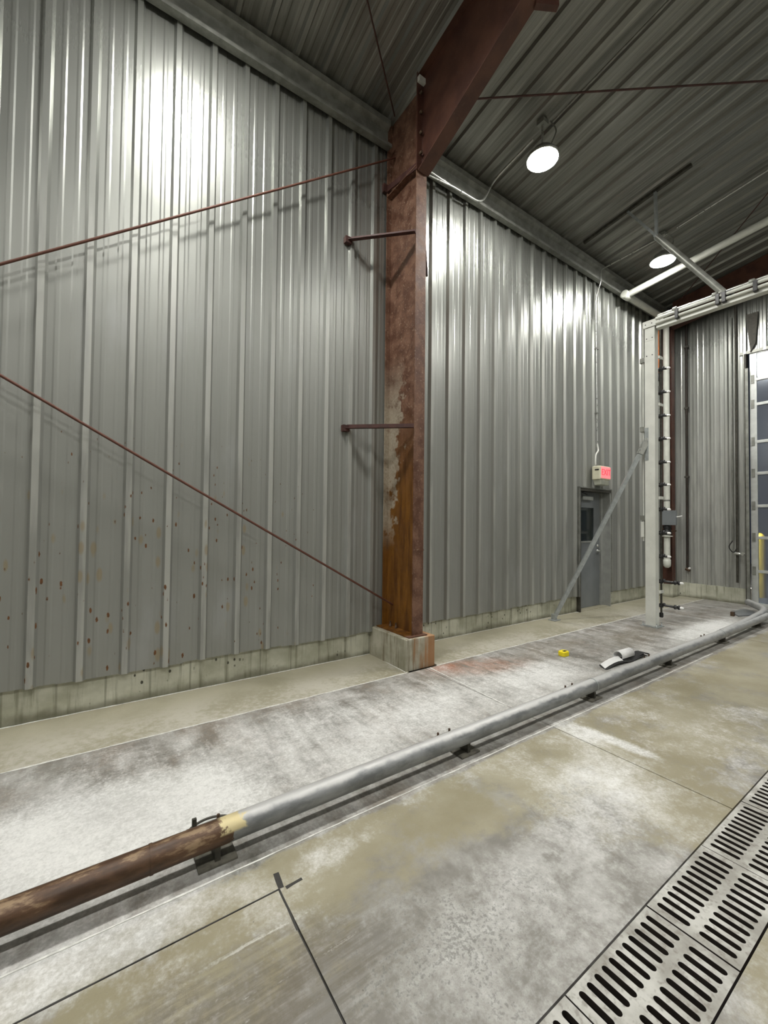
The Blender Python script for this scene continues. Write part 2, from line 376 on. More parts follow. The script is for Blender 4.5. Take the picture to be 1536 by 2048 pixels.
def sheet(name, prof, place, ends, mat, parent):
    """prof (along,height); place(along,height,t) -> point, t in ends(along) = (low, high)"""
    mb = MB(); n = len(prof); V = []
    for dz in (0, -.0025):
        for e in (0, 1):
            V += [place(a, h+dz, ends(a)[e]) for a, h in prof]
    Fs = []
    for i in range(n-1):
        Fs += [(i, i+1, n+i+1, n+i), (2*n+i+1, 2*n+i, 3*n+i, 3*n+i+1), (i+1, i, 2*n+i, 2*n+i+1), (n+i, n+i+1, 3*n+i+1, 3*n+i)]
    Fs += [(0, n, 3*n, 2*n), (n-1, 2*n-1+0, 4*n-1, 3*n-1)]
    mb.poly(V, Fs)
    o = mb.build(name, mat, parent)
    bm = bmesh.new(); bm.from_mesh(o.data); bmesh.ops.recalc_face_normals(bm, faces=bm.faces); bm.to_mesh(o.data); bm.free()
    return o

# ------------------------------------------------------------------ wall along the walkway
KERB = 0.275
DX0, DX1, DZ1 = 7.42, 8.47, 2.17                      # personnel door opening
wl = struct('wall_left', (3, 0, 0), 'silver ribbed metal wall sheets above a concrete kerb')
W3 = 3*R
cuts = [X_BACK]
a = -5*W3
while a < X_END: cuts.append(a+.5*R); a += W3
cuts = [c for c in cuts if X_BACK <= c < X_END]+[X_END]
for a0, a1 in zip(cuts, cuts[1:]):
    segs = [(a0, a1, KERB)]
    if a1 > DX0 and a0 < DX1:
        segs = []
        if a0 < DX0: segs.append((a0, DX0, KERB))
        segs.append((max(a0, DX0), min(a1, DX1), DZ1))
        if a1 > DX1: segs.append((DX1, a1, KERB))
    for b0, b1, z0 in segs:
        jit = random.uniform(-.012, .012) if z0 == KERB else 0
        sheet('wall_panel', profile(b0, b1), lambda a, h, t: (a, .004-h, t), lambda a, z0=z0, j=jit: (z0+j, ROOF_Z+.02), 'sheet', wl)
# screws along two girt lines are hidden; kerb below the sheets
kb = struct('trim_1', (3, 0, 0), 'stained concrete kerb under the long ribbed wall')
for b0, b1 in ((X_BACK, DX0), (DX1, X_END)):
    MB().box((b0, .03, -.02), (b1, .32, KERB+.03)).build('kerb_wall', 'kerb', kb)

# ------------------------------------------------------------------ end wall with the overhead door
OD0, OD1, ODZ = -1.42, -5.10, 4.97
we = struct('wall_far', (X_END, -4, 0), 'ribbed metal end wall around the overhead door')
cuts = [0]
a = -.5*R
while a > OPP_Y: cuts.append(a); a -= W3
cuts.append(OPP_Y)
allc = sorted(set(cuts+[OD0, OD1, RIDGE_Y]), reverse=True)
for a1, a0 in zip(allc, allc[1:]):
    mid = (a0+a1)/2; z0 = ODZ if OD1 < mid < OD0 else KERB
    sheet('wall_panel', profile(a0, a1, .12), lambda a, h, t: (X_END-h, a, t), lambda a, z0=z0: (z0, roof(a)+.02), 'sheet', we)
ke = struct('trim_2', (X_END, -1, 0), 'concrete kerb under the end wall beside the overhead door')
MB().box((X_END-.04, .03, -.02), (X_END+.25, OD0, KERB+.03)).build('kerb_wall', 'kerb', ke)
MB().box((X_END-.04, OD1, -.02), (X_END+.25, OPP_Y, KERB+.03)).build('kerb_wall', 'kerb', ke)
# walls behind the camera close the bay
wr = struct('wall_right', (3, OPP_Y, 0), 'ribbed metal wall on the other side of the bay')
a = X_BACK
while a < X_END-.01:
    b = min(a+W3, X_END)
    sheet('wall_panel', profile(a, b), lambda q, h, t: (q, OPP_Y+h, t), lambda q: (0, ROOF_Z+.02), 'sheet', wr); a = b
wb = struct('wall_back', (X_BACK, -4, 0), 'ribbed metal wall at the other end of the bay')
allc = [0]
while allc[-1] > OPP_Y+.01: allc.append(max(allc[-1]-W3, OPP_Y))
for a1, a0 in zip(allc, allc[1:]):
    if a0 < RIDGE_Y < a1: parts = [(a0, RIDGE_Y), (RIDGE_Y, a1)]
    else: parts = [(a0, a1)]
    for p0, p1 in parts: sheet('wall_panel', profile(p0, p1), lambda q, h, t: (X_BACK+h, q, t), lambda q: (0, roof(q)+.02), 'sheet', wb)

# ------------------------------------------------------------------ ceiling
cl = struct('ceiling', (3, -4, ROOF_Z), 'sloping ceiling of ribbed metal sheets')
a = X_BACK
for side in (0, 1):
    a = X_BACK
    first = True
    while a < X_END-.01:
        b = min((math.floor((a-.3)/W3)+1)*W3+.3, X_END)
        if b-a < .05: b = min(b+W3, X_END)
        y0, y1 = (0.02, RIDGE_Y) if side == 0 else (RIDGE_Y, OPP_Y)
        sheet('ceiling_panel', profile(a, b, .6*R), lambda q, h, t: (q, t, roof(min(t, 0))-h), lambda q, y0=y0, y1=y1: (y0, y1), 'ceil', cl)
        a = b

# ------------------------------------------------------------------ floor: slabs, joints, trench
TY0, TY1, TX0, TX1 = -3.315, -3.622, -.60, 7.465
fl = struct('floor', (3, -4, 0), 'stained wash bay concrete floor')
mb = MB(); mb.box((X_BACK-.3, .35, -.20), (X_END+.3, TY0+.01, -.12)); mb.box((X_BACK-.3, TY1-.01, -.20), (X_END+.3, OPP_Y-.3, -.12))
mb.box((TX1, TY0+.01, -.20), (X_END+.3, TY1-.01, -.12)); mb.box((X_BACK-.3, TY0+.01, -.20), (TX0, TY1-.01, -.12))
mb.build('subfloor', 'dark_gap', fl)
mb = MB(); mb.box((TX0-.05, TY0+.03, -.55), (TX1+.05, TY1-.03, -.50))
mb.box((TX0-.05, TY0+.01, -.55), (TX1+.05, TY0+.04, -.125)); mb.box((TX0-.05, TY1-.04, -.55), (TX1+.05, TY1-.01, -.125))
mb.build('trench_channel', 'dark_gap', fl)
def slab(pts):
    g = .004
    mb = MB(); mb.prism([(p[0], p[1], -.12) for p in pts], (0, 0, .12)); return mb.build('floor_slab', 'floor', fl)
J = .004
XJ1, XJ2, XJ3 = 1.063, 3.31, 7.77
YA, YC = -.703, -2.41
for x0, x1 in ((X_BACK, -2.5), (-2.5, 3.10), (3.49, XJ3), (XJ3, X_END-.04)):
    slab([(x0+J, YA+.007), (x1-J, YA+.007), (x1-J, .028), (x0+J, .028)])
slab([(X_BACK, YC+J), (XJ1, YC+J), (XJ1+J, YC-J), (XJ1+J, TY0+J), (XJ2-J, TY0+J), (XJ2-J, YA-.007), (X_BACK, YA-.007)])
slab([(X_BACK, TY0+J), (XJ1-J, TY0+J), (XJ1-J, YC-J), (X_BACK, YC-J)])
slab([(XJ2+J, TY0+J), (XJ3-J, TY0+J), (XJ3-J, YA-.007), (XJ2+J, YA-.007)])
slab([(XJ3+J, TY0+J), (X_END+.3, TY0+J), (X_END+.3, YA-.007), (XJ3+J, YA-.007)])
for x0, x1 in ((X_BACK, 1.2), (1.2, 6.0), (6.0, X_END+.3)): slab([(x0+J, OPP_Y), (x1-J, OPP_Y), (x1-J, TY1-J), (x0+J, TY1-J)])
slab([(TX1+.01, TY1+J), (X_END+.3, TY1+J), (X_END+.3, TY0-J), (TX1+.01, TY0-J)])
slab([(X_BACK, TY1+J), (TX0-.01, TY1+J), (TX0-.01, TY0-J), (X_BACK, TY0-J)])
def crust(pts, w0, name='joint_filler', mat='salt', h=.0025, step=.05):
    """ragged strip of salt or sealant lying in a floor joint"""
    P = []
    for a, b in zip(pts, pts[1:]):
        a, b = Vector((*a, 0)), Vector((*b, 0)); n = max(2, int((b-a).length/step)); P += [a.lerp(b, i/n) for i in range(n)]
    P.append(Vector((*pts[-1], 0))); V = []
    for i, p in enumerate(P):
        d = (P[min(i+1, len(P)-1)]-P[max(i-1, 0)]).normalized(); nn = Vector((-d.y, d.x, 0))
        wl_ = w0*(.55+.8*mnoise.noise(p*7)+.25*random.random()); wr_ = w0*(.55+.8*mnoise.noise(p*7+Vector((9, 4, 2)))+.25*random.random())
        wl_, wr_ = max(wl_, w0*.25), max(wr_, w0*.25)
        V += [p+nn*wl_+Vector((0, 0, -.03)), p+nn*wl_*.9+Vector((0, 0, h)), p-nn*wr_*.9+Vector((0, 0, h)), p-nn*wr_+Vector((0, 0, -.03))]
    Fs = [(4*i+j, 4*i+4+j, 4*i+5+j, 4*i+1+j) for i in range(len(P)-1) for j in range(3)]
    return MB().poly(V, Fs).build(name, mat, fl)
crust([(X_BACK, YA), (3.07, YA)], .010); crust([(3.47, YA), (X_END-.05, YA)], .010)
crust([(3.09, .028), (3.06, -.68)], .011); crust([(X_BACK, .024), (3.10, .024)], .009); crust([(3.49, .024), (DX0, .024)], .008)
crust([(DX1, .024), (X_END-.05, .024)], .006); crust([(DX0-.1, .0), (DX1+.05, .0)], .012)
crust([(XJ2+.05, -.72), (XJ2+.035, -1.2), (XJ2, -1.78)], .009)
crust([(3.12, -.98), (3.05, -1.35)], .005)
crust([(XJ3, YA), (XJ3, -1.75)], .012)
crust([(X_BACK, -2.222), (6.6, -2.205)], .0055, 'shadow_rim_line')  # pale strip painting the bright rim beside the pipe's shadow, no joint here
# black sealant in the lane joints
k = NT('joint_sealant'); M['seal'] = speckled('sealant', (.04, .038, .034), .6, 0, .3, 30)
crust([(X_BACK, YC), (.3, YC), (XJ1, YC)], .004, 'joint_sealant', 'seal', .0015)
crust([(XJ1, YC), (XJ1-.003, -2.62)], .006, 'joint_sealant', 'seal', .0015); crust([(XJ1-.003, -2.62), (XJ1, TY0)], .003, 'joint_sealant', 'seal', .0008)
crust([(1.083, -2.325), (XJ1+.01, YC)], .016, 'saw_cut', 'seal', .0012); crust([(1.165, -2.415), (1.09, YC-.01)], .012, 'saw_cut', 'seal', .0012)

# ------------------------------------------------------------------ drain grates
GL, GW = .576, .301
cu = bpy.data.curves.new('grate', 'CURVE'); cu.dimensions = '2D'; cu.fill_mode = 'BOTH'; cu.extrude = .012
def spl(pts):
    s_ = cu.splines.new('POLY'); s_.points.add(len(pts)-1)
    for p, q in zip(s_.points, pts): p.co = (q[0], q[1], 0, 1)
    s_.use_cyclic_u = True
hx, hy = GL/2-.003, GW/2
spl([(-hx, -hy), (hx, -hy), (hx, hy), (-hx, hy)])
for row in (-1, 1):
    for i in range(11):
        cx_ = (i-5)*.0478; ya, yb, r_ = row*.015, row*.130, .0122
        lo, hi = min(ya, yb)+r_, max(ya, yb)-r_
        spl([(cx_+r_*math.cos(t), hi+r_*math.sin(t)) for t in [math.pi*j/6 for j in range(7)]]+[(cx_-r_*math.cos(t), lo-r_*math.sin(t)) for t in [math.pi*j/6 for j in range(7)]])
tmp = bpy.data.objects.new('grate_tmp', cu); COL.objects.link(tmp); bpy.context.view_layer.update()
gme = bpy.data.meshes.new_from_object(tmp.evaluated_get(bpy.context.evaluated_depsgraph_get())); bpy.data.objects.remove(tmp)
M['slot_side'] = speckled('shaded_rusty_slot_side', (.030, .022, .016), .8, .1, .4, 30)  # rust brown taken near black, painting the shade inside the slots
gme.name = 'drain_grate'
n_g = int(round((TX1-TX0)/GL))
link('t', gme, 'grate'); bpy.data.objects.remove(bpy.data.objects['t']); gme.materials.append(M['slot_side'])
for p in gme.polygons: p.material_index = 1 if abs(p.normal.z) < .5 else 0
for i in range(n_g):
    g = bpy.data.objects.new('drain_grate', gme); COL.objects.link(g); g.location = (TX0+.001+GL*(i+.5), (TY0+TY1)/2, -.0115+random.uniform(-.001, .001))
    tag(g, 'pale dusty iron drain grate with two rows of slots, set in the floor trench', 'drain grate', 'drain grates in the floor trench')

# ------------------------------------------------------------------ column, plinth, rafter
CX, FY = 3.285, -.60
pl = MB().box((3.072, .03, -.01), (3.472, -.672, .325)).build('concrete_plinth', 'plinth', None, .008)
tag(pl, 'rust-stained square concrete plinth carrying the rusty steel column', 'plinth')
col = thing('steel_column', (CX, -.3, .325), 'rusty red-brown steel I-column standing on the concrete plinth', 'column')
bt = .337
MB().box((CX-.15, -.02, .325), (CX+.10, FY-.045, bt)).build('base_plate', 'rust_col', col)
MB().box((CX-.004, -.03, bt), (CX+.004, FY+.012, 6.42)).build('web', 'rust_col', col)
MB().box((CX-.072, FY, bt), (CX+.072, FY+.012, 5.50)).build('inner_flange', 'rust_col', col)
MB().box((CX-.072, -.032, bt), (CX+.072, -.020, 6.42)).build('outer_flange', 'rust_col', col)
MB().box((CX-.085, FY-.020, 5.44), (CX+.085, FY, 6.53)).build('knee_plate', 'oxide', col)
MB().box((CX-.072, -.02, 5.50), (CX+.072, FY, 5.512)).build('knee_stiffener', 'rust_col', col)
MB().box((CX-.075, FY-.004, 1.245), (CX+.075, FY+.0, 1.262)).build('weld_bead', 'rust_col', col)
for bx_, by_ in ((-.035, -.14), (-.035, -.25), (.05, -.14)):
    MB().lathe((CX+bx_, by_, bt), (0, 0, 1), [(.016, 0), (.016, .018), (.010, .02), (.010, .06)], 8).build('anchor_bolt', 'bolt', col)
for zz in (5.62, 5.85, 6.08, 6.3):
    for sx_ in (-.045, .045): MB().lathe((CX+sx_, FY-.055, zz), (0, 1, 0), [(.012, 0), (.017, .004), (.017, .018), (.017, .036)], 6).build('knee_bolt', 'bolt', col)
# angle braces from the column flange back to the wall
def brace(p, q, w, parent):
    d = Vector(q)-Vector(p)
    b = MB().angle(p, q, w, .006, (0, 0, 1), d.cross(Vector((0, 0, 1)))).build('flange_brace', 'brace', parent)
    return b
for zz, w_ in ((4.75, .05), (2.60, .05)):
    brace((2.70, -.03, zz), (3.215, -.592, zz-.02), w_, col); brace((3.87, -.03, zz), (3.355, -.592, zz-.02), w_, col) if zz > 4 else None
    MB().box((2.64, -.055, zz-.03), (2.72, .0, zz+.04)).build('brace_clip', 'brace', col)
MB().bar((3.215, -.03, 5.60), (3.225, -.60, 5.50), .012, .07).build('flange_brace', 'brace', col)
MB().box((3.16, -.04, 5.55), (3.24, -.0, 5.65)).build('brace_clip', 'brace', col)

raf = thing('steel_rafter', (CX, FY, 6.0), 'deep red-brown steel rafter rising from the rusty column under the ceiling', 'rafter')
def rz(y): return 5.44+(-.66-y)*.37 if y > -2.1 else 5.44+1.44*.37+(-2.1-y)*SLOPE
ys = [FY-.025, -2.1, RIDGE_Y]
top = lambda y: roof(y)-.035
pts = [(CX, y, rz(y)) for y in ys]+[(CX, y, top(y)) for y in ys[::-1]]
MB().prism([(p[0]-.004, p[1], p[2]) for p in pts], (.008, 0, 0)).build('web', 'oxide', raf)
for y0, y1 in zip(ys, ys[1:]):
    MB().bar((CX, y0, rz(y0)-.006), (CX, y1, rz(y1)-.006), .15, .012).build('bottom_flange', 'oxide', raf)
MB().bar((CX, ys[0], top(ys[0])), (CX, ys[2], top(ys[2])), .15, .012).build('top_flange', 'oxide', raf)
MB().box((CX-.072, -2.095, rz(-2.1)), (CX+.072, -2.105, top(-2.1))).build('splice_plate', 'oxide', raf)
MB().bar((CX+.05, -2.02, 5.93), (CX+.22, -2.12, 5.93), .05, .05).build('brace_stub', 'oxide', raf)
MB().box((CX-.09, FY-.022, 6.40), (CX+.02, FY-.06, 6.46)).build('purlin_clip', 'white', raf)

# far frame at the end of the bay
FX = 10.72
fcol = thing('steel_column', (FX, -.1, .27), 'dark red steel column in the corner behind the white pipe', 'column')
MB().box((FX-.05, -.20, .27), (FX+.05, -.02, .29)).build('base_plate', 'oxide', fcol)
MB().box((FX-.004, -.03, .29), (FX+.004, -.23, 6.3)).build('web', 'oxide', fcol)
MB().box((FX-.075, -.23, .29), (FX+.075, -.242, 6.3)).build('inner_flange', 'oxide', fcol)
fpl = MB().box((FX-.14, .03, -.01), (FX+.14, -.27, .27)).build('concrete_plinth', 'kerb', None, .006)
tag(fpl, 'small concrete plinth under the dark red corner column', 'plinth')
fr_ = thing('steel_rafter', (FX, -.3, 6.0), 'dark red rafter at the end wall behind the wash arch beam', 'rafter')
ys = [-.242, RIDGE_Y]
pts = [(FX, y, roof(y)-.62) for y in ys]+[(FX, y, roof(y)-.035) for y in ys[::-1]]
MB().prism([(p[0]-.004, p[1], p[2]) for p in pts], (.008, 0, 0)).build('web', 'oxide', fr_)
MB().bar((FX, ys[0], roof(ys[0])-.626), (FX, ys[1], roof(ys[1])-.626), .15, .012).build('bottom_flange', 'oxide', fr_)

# eave beams (C section) above the wall sheets
def eave(x0, x1, label):
    t = thing('eave_beam', ((x0+x1)/2, -.05, 6.1), label, 'beam')
    MB().prism([(x0, -.036, 6.06), (x0, -.040, 6.06), (x0, -.040, 6.43), (x0, -.036, 6.43)], (x1-x0, 0, 0)).build('beam_web', 'galv', t)
    MB().prism([(x0, -.036, 6.06), (x0, -.125, 6.045), (x0, -.125, 6.053), (x0, -.036, 6.068)], (x1-x0, 0, 0)).build('bottom_flange', 'galv', t)
    MB().prism([(x0, -.125, 6.045), (x0, -.128, 6.045), (x0, -.128, 6.085), (x0, -.125, 6.085)], (x1-x0, 0, 0)).build('flange_lip', 'galv', t)
    MB().prism([(x0, -.036, 6.30), (x0, -.10, 6.33), (x0, -.10, 6.40), (x0, -.036, 6.42)], (x1-x0, 0, 0)).build('top_angle', 'galv', t)
eave(X_BACK, CX-.075, 'grey galvanised eave beam between the wall and ceiling, wall side with the crossing rods')
eave(CX+.075, X_END-.02, 'grey galvanised eave beam carrying the conduit, from rusty column to end wall')

# bracing rods
def rod(p, q, r, label, name='bracing_rod', mat='rod', n=8):
    mat = 'brace' if 'ceiling' in label else mat
    o = MB().tube([p, q], r, n).build(name, mat); return tag(o, label, 'rod')
rod((CX-.004, -.10, 5.975), (-2.2, -.10, 1.93), .011, 'thin rusty bracing rod sloping down from the top of the column across the ribbed wall')
rod((CX-.004, -.14, .585), (-2.2, -.14, 3.72), .011, 'thin rusty bracing rod rising from the foot of the column across the ribbed wall')
rod((3.30, -.62, 6.24), (9.27, -4.50, 6.967), .010, 'thin rusty rod running under the ceiling above the round lamp')
rod((3.20, -.19, 6.37), (-1.985, -4.50, 7.05), .008, 'thin dark rod under the ceiling on the column side with crossing wall rods')
rod((10.6, -.25, 6.2), (6.35, -4.50, 6.86), .008, 'thin dark rod under the ceiling near the end wall rafter')

# ------------------------------------------------------------------ lamps
def lamp(x, y, label, zl=6.10, full=True):
    t = thing('ceiling_lamp', (x, y, zl), label, 'lamp', 'round ceiling lamps')
    MB().lathe((x, y, zl), (0, 0, 1), [(.12, -.013), (.165, -.009), (.182, .0)], 28).build('lens', 'lens', t)
    MB().lathe((x, y, zl), (0, 0, 1), [(.19, .001), (.20, .006), (.20, .03), (.15, .05), (.13, .11), (.09, .13), (.06, .17)], 28).build('housing', 'galv', t)
    zt = roof(y)-.03
    MB().tube([(x, y, zl+.16), (x, y, zt)], .014, 10).build('stem', 'galv_bright', t)
    MB().box((x-.05, y-.05, zt-.03), (x+.05, y+.05, zt+.02)).build('junction_box', 'galv', t)
    MB().tube(fillet([(x+.04, y-.08, zt-.02), (x+.10, y-.14, zt-.14), (x+.02, y-.10, zl+.12)], .1), .009, 8).build('power_lead', 'galv', t)
lamp(4.885, -1.02, 'glowing round ceiling lamp nearest the red-brown rafter')
lamp(8.34, -.99, 'glowing round ceiling lamp beside the hanger of the wash arch')
lamp(1.08, -1.14, 'glowing round ceiling lamp above the wall with the crossing rods')
lamp(-2.6, -1.1, 'glowing round ceiling lamp at the other end of the bay')
for xx in (-2.6, 1.08, 4.885, 8.34): lamp(xx, -5.3, 'glowing round ceiling lamp in the row beyond the roof ridge', 6.45)

# ------------------------------------------------------------------ guide rail
PY, PZ, PR = -2.105, .122, .055
rail = thing('guide_rail', (4.5, PY, 0), 'long pipe guide rail, rusty brown then grey, on low floor brackets', 'guide rail')
jx = [-5.2, .614, 4.07, 7.2, 9.20]
for a, b in zip(jx, jx[1:]):
    n = 14
    MB().tube([(a+(b-a)*i/n, PY, PZ) for i in range(n+1)], PR, 24).build('pipe_length', 'rail', rail)
for xx in jx[1:-1]: MB().tube([(xx-.006, PY, PZ), (xx+.006, PY, PZ)], PR+.0025, 24).build('weld_ring', 'zinc' if xx > 1 else 'rail', rail)
MB().tube(fillet([(7.3, PY+.004, PZ+.002), (8.3, PY+.02, PZ+.012), (9.50, PY+.06, PZ+.04), (10.30, -1.60, PZ+.03)], .35, 8), PR*1.0, 20).build('flared_end', 'rail', rail)
for i, xx in enumerate((-2.4, -.75, .88, 2.49, 4.07, 5.64, 7.29, 8.8)):
    p = MB().box((xx-.085, -1.84, 0), (xx+.085, -2.15, .012)).build('support_plate', 'plate', rail, .002)
    MB().box((xx-.012, -2.00, .012), (xx+.012, -2.13, PZ-PR*.7)).build('support_leg', 'dark_steel', rail)
    MB().prism([(xx-.004, -1.97, .012), (xx-.004, -2.12, .012), (xx-.004, -2.10, PZ-.03)], (.008, 0, 0)).build('gusset', 'dark_steel', rail)
    for bx_ in (-.05, .06):
        MB().lathe((xx+bx_, -1.875, .012), (0, 0, 1), [(.015, 0), (.015, .014), (.008, .015), (.008, .04)], 8).build('anchor_bolt', 'bolt', p)
    if i == 2:
        ring = [(xx+.02+.13*math.cos(t), -1.93+.125*math.sin(t), .004) for t in [math.pi*j/14 for j in range(15)]]
        MB().tube(ring, .006, 6).build('rust_ring', 'dark_steel', rail)
        MB().box((xx-.065, -1.87, .012), (xx-.045, -1.885, .075)).build('lug', 'dark_steel', rail)

# ------------------------------------------------------------------ wash arch
AX, AY, AZ = 7.46, -1.175, 4.73
arch = thing('wash_arch', (AX, AY, 0), 'white box-section spray arch post and overhead beam with nozzle pipes', 'wash arch')
MB().box((AX-.06, AY-.072, .012), (AX+.06, AY+.072, AZ-.08)).build('post', 'white', arch, .004)
MB().box((AX-.11, AY-.12, 0), (AX+.11, AY+.12, .012)).build('foot_plate', 'zinc', arch)
for bx_ in (-.085, .085):
    for by_ in (-.095, .095): MB().lathe((AX+bx_, AY+by_, .012), (0, 0, 1), [(.014, 0), (.014, .014), (.008, .015), (.008, .05)], 8).build('anchor_bolt', 'zinc', arch)
cap = MB().box((AX-.075, AY-.085, AZ-.10), (AX+.075, AY+.10, AZ)).build('corner_cap', 'white', arch, .01)
MB().box((AX-.078, AY-.20, AZ-.11), (AX-.066, AY+.08, AZ-.02)).build('corner_plate', 'white', arch, .002)
for by_ in (-.15, -.04, .05): MB().lathe((AX-.082, AY+by_, AZ-.06), (1, 0, 0), [(.007, 0), (.009, .002), (.009, .006)], 8).build('bolt_head', 'black', cap)
MB().box((AX-.064, AY-.068, AZ-.32), (AX-.058, AY+.068, AZ-.24)).build('splice_plate', 'white', arch, .001)
for zz in (AZ-.28, 4.18):
    for by_ in (-.04, .04): MB().lathe((AX-.069, AY+by_, zz), (1, 0, 0), [(.006, 0), (.008, .002), (.008, .006)], 8).build('bolt_head', 'black', arch)
MB().box((AX-.064, AY+.018, 2.55), (AX-.058, AY+.074, 3.06)).build('brace_plate', 'zinc', arch)
# beam
BE = -6.4
MB().box((AX-.055, AY-.09, AZ-.155), (AX+.055, BE, AZ-.05)).build('beam', 'white', arch, .003)
for (ox, oz, r_, m_) in ((-.085, -.02, .021, 'white'), (-.085, -.085, .021, 'white'), (-.02, .045, .018, 'galv_bright')):
    MB().tube([(AX+ox, AY-.10, AZ+oz), (AX+ox, BE, AZ+oz)], r_, 12).build('spray_pipe', m_, arch)
for i, yy in enumerate((-1.56, -2.05, -2.12, -2.45, -2.9, -3.5)):
    MB().box((AX-.12, yy-.022, AZ-.13), (AX-.045, yy+.022, AZ+.01)).build('pipe_clamp', 'black', arch, .004)
    MB().lathe((AX-.03, yy+.05, AZ+.045), (0, 1, 0), [(.028, -.03), (.032, -.02), (.032, .02), (.028, .03)], 10).build('pipe_union', 'galv', arch)
# second leg of the arch stands on the other side of the lane
MB().box((AX-.06, BE-.07, 0), (AX+.06, BE+.07, AZ-.05)).build('post', 'white', arch, .004)
# diagonal brace to the floor by the wall
p0, p1 = Vector((6.50, -.13, .03)), Vector((7.40, -1.10, 2.80))
br = MB().bar(p0, p1, .055, .055, (1, -1, 0)).build('diagonal_brace', 'zinc', arch)
MB().bar(p1-(p1-p0).normalized()*.16, p1+(p1-p0).normalized()*.10, .075, .075, (1, -1, 0)).build('brace_socket', 'galv_bright', arch)
MB().box((6.42, -.20, 0), (6.58, -.08, .012)).build('brace_foot', 'zinc', arch)
MB().box((6.47, -.165, .012), (6.53, -.10, .10)).build('foot_lug', 'zinc', arch)
# nozzle pipe on the lane side of the post
NX, NY = 7.60, -1.245
MB().tube([(NX, NY, .20), (NX, NY, AZ-.05)], .014, 10).build('nozzle_pipe', 'dark_steel', arch)
MB().lathe((NX, NY, .13), (0, 0, 1), [(.022, 0), (.028, .01), (.028, .06), (.022, .075)], 10).build('pipe_end_cap', 'black', arch)
nz_z = [3.984, 3.616, 3.248, 2.889, 2.523, 2.174, 1.794, 1.430, 1.068, .683, .314]
for i, zz in enumerate(nz_z):
    long_ = .16 if i >= 9 else .05
    nb_ = MB(); nb_.lathe((NX, NY, zz-.03), (0, 0, 1), [(.026, 0), (.030, .01), (.030, .05), (.026, .06)], 10)
    nb_.tube([(NX-.05, NY+.02, zz-.006), (NX+.005, NY-.02, zz+.006), (NX+.02, NY-.03-long_, zz)], .018, 8)
    nb_.lathe((NX+.01, NY-.035, zz-.01), (0, 0, 1), [(.018, 0), (.022, .01), (.022, .04), (.010, .05)], 8)
    if i >= 9: nb_.lathe((NX+.018, NY-.0-long_, zz), (.1, -1, 0), [(.018, 0), (.034, .01), (.034, .03), (.022, .04), (.022, .055), (.034, .06), (.030, .08)], 10)
    nzl = nb_.build('spray_nozzle', 'black', arch)
    MB().lathe((NX+.02, NY-.03-long_-(.055 if i >= 9 else 0), zz), (.12, -1, -.05), [(.018, 0), (.018, .032), (.010, .046)], 8).build('nozzle_tip', 'tip', nzl)
for zz in (4.158, 3.421, 1.971, .527):
    MB().box((AX+.05, AY-.068, zz-.022), (NX+.03, AY-.095, zz+.022)).build('pipe_bracket', 'white', arch, .003)
MB().tube([(AX-.02, AY+.11, 1.3), (AX-.02, AY+.11, AZ-.05)], .012, 8).build('supply_tube', 'white', arch)
MB().box((AX-.05, AY+.09, 1.36), (AX+.0, AY+.14, 1.60)).build('sensor_box', 'white', arch, .006)
for zz in (4.14, 3.05, 1.66): MB().box((AX-.05, AY+.07, zz-.04), (AX+.01, AY+.15, zz+.04)).build('tube_clip', 'galv', arch, .004)
# hanger from the ceiling to the beam
hg = thing('beam_hanger', (7.25, -1.0, 6.0), 'grey hanger pole with a V bracket bolted to a dark ceiling channel', 'hanger')
HX = 7.24
MB().bar((HX, -.21, roof(-.21)-.055), (HX, -1.80, roof(-1.80)-.055), .045, .045).build('ceiling_channel', 'dark_steel', hg)
apex = (HX, -1.345, 5.90)
MB().bar((HX, -.93, roof(-.93)-.06), apex, .045, .035).build('v_strap', 'zinc', hg); MB().bar((HX, -1.33, roof(-1.33)-.06), apex, .045, .035).build('v_strap', 'zinc', hg)
MB().lathe((HX-.04, -1.345, 5.90), (1, 0, 0), [(.03, 0), (.03, .08)], 10).build('apex_bolt', 'zinc', hg)
MB().tube([apex, (AX, -2.13, AZ-.02)], .045, 14).build('hanger_pole', 'galv', hg)
MB().box((AX-.07, -2.19, AZ-.04), (AX+.07, -2.07, AZ+.03)).build('pole_clamp', 'black', hg, .005)

# ------------------------------------------------------------------ pipework near the end wall
pv = thing('supply_pipe', (8.7, -.2, 5.98), 'thick white supply pipe under the ceiling, elbowed down the corner beside the red column', 'pipe')
E1 = (8.75, -.20, 5.99); E2 = (10.45, -.215, 5.99)
MB().tube([E1, (9.05, -4.2, 6.62), (9.05, -4.5, 6.62), (9.05, -8.9, 6.2)], .060, 16).build('ceiling_run', 'white_pipe', pv)
MB().tube([E1, E2], .060, 16).build('eave_run', 'white_pipe', pv)
MB().lathe((E1[0], E1[1], E1[2]), (1, 0, 0), [(.06, -.10), (.078, -.09), (.078, .09), (.06, .10)], 16).build('elbow', 'white_pipe', pv)
MB().tube([(10.45, -.215, 6.04), (10.45, -.215, 1.86)], .060, 16).build('riser', 'white_pipe', pv)
MB().tube([(10.45, -.215, 1.34), (10.45, -.215, .80)], .060, 16).build('lower_riser', 'white_pipe', pv)
MB().lathe((10.45, -.215, .70), (0, 0, 1), [(.03, -.06), (.065, -.03), (.072, .02), (.072, .11), (.062, .12)], 16).build('end_fitting', 'white_pipe', pv)
for zz in (4.9, 3.4, 2.06): MB().lathe((10.45, -.215, zz), (0, 0, 1), [(.06, 0), (.064, .005), (.064, .03), (.06, .035)], 16).build('pipe_collar', 'galv', pv)
MB().box((10.35, -.13, 1.55), (10.42, -.42, 1.86)).build('valve_bracket', 'door_grey', pv, .004)
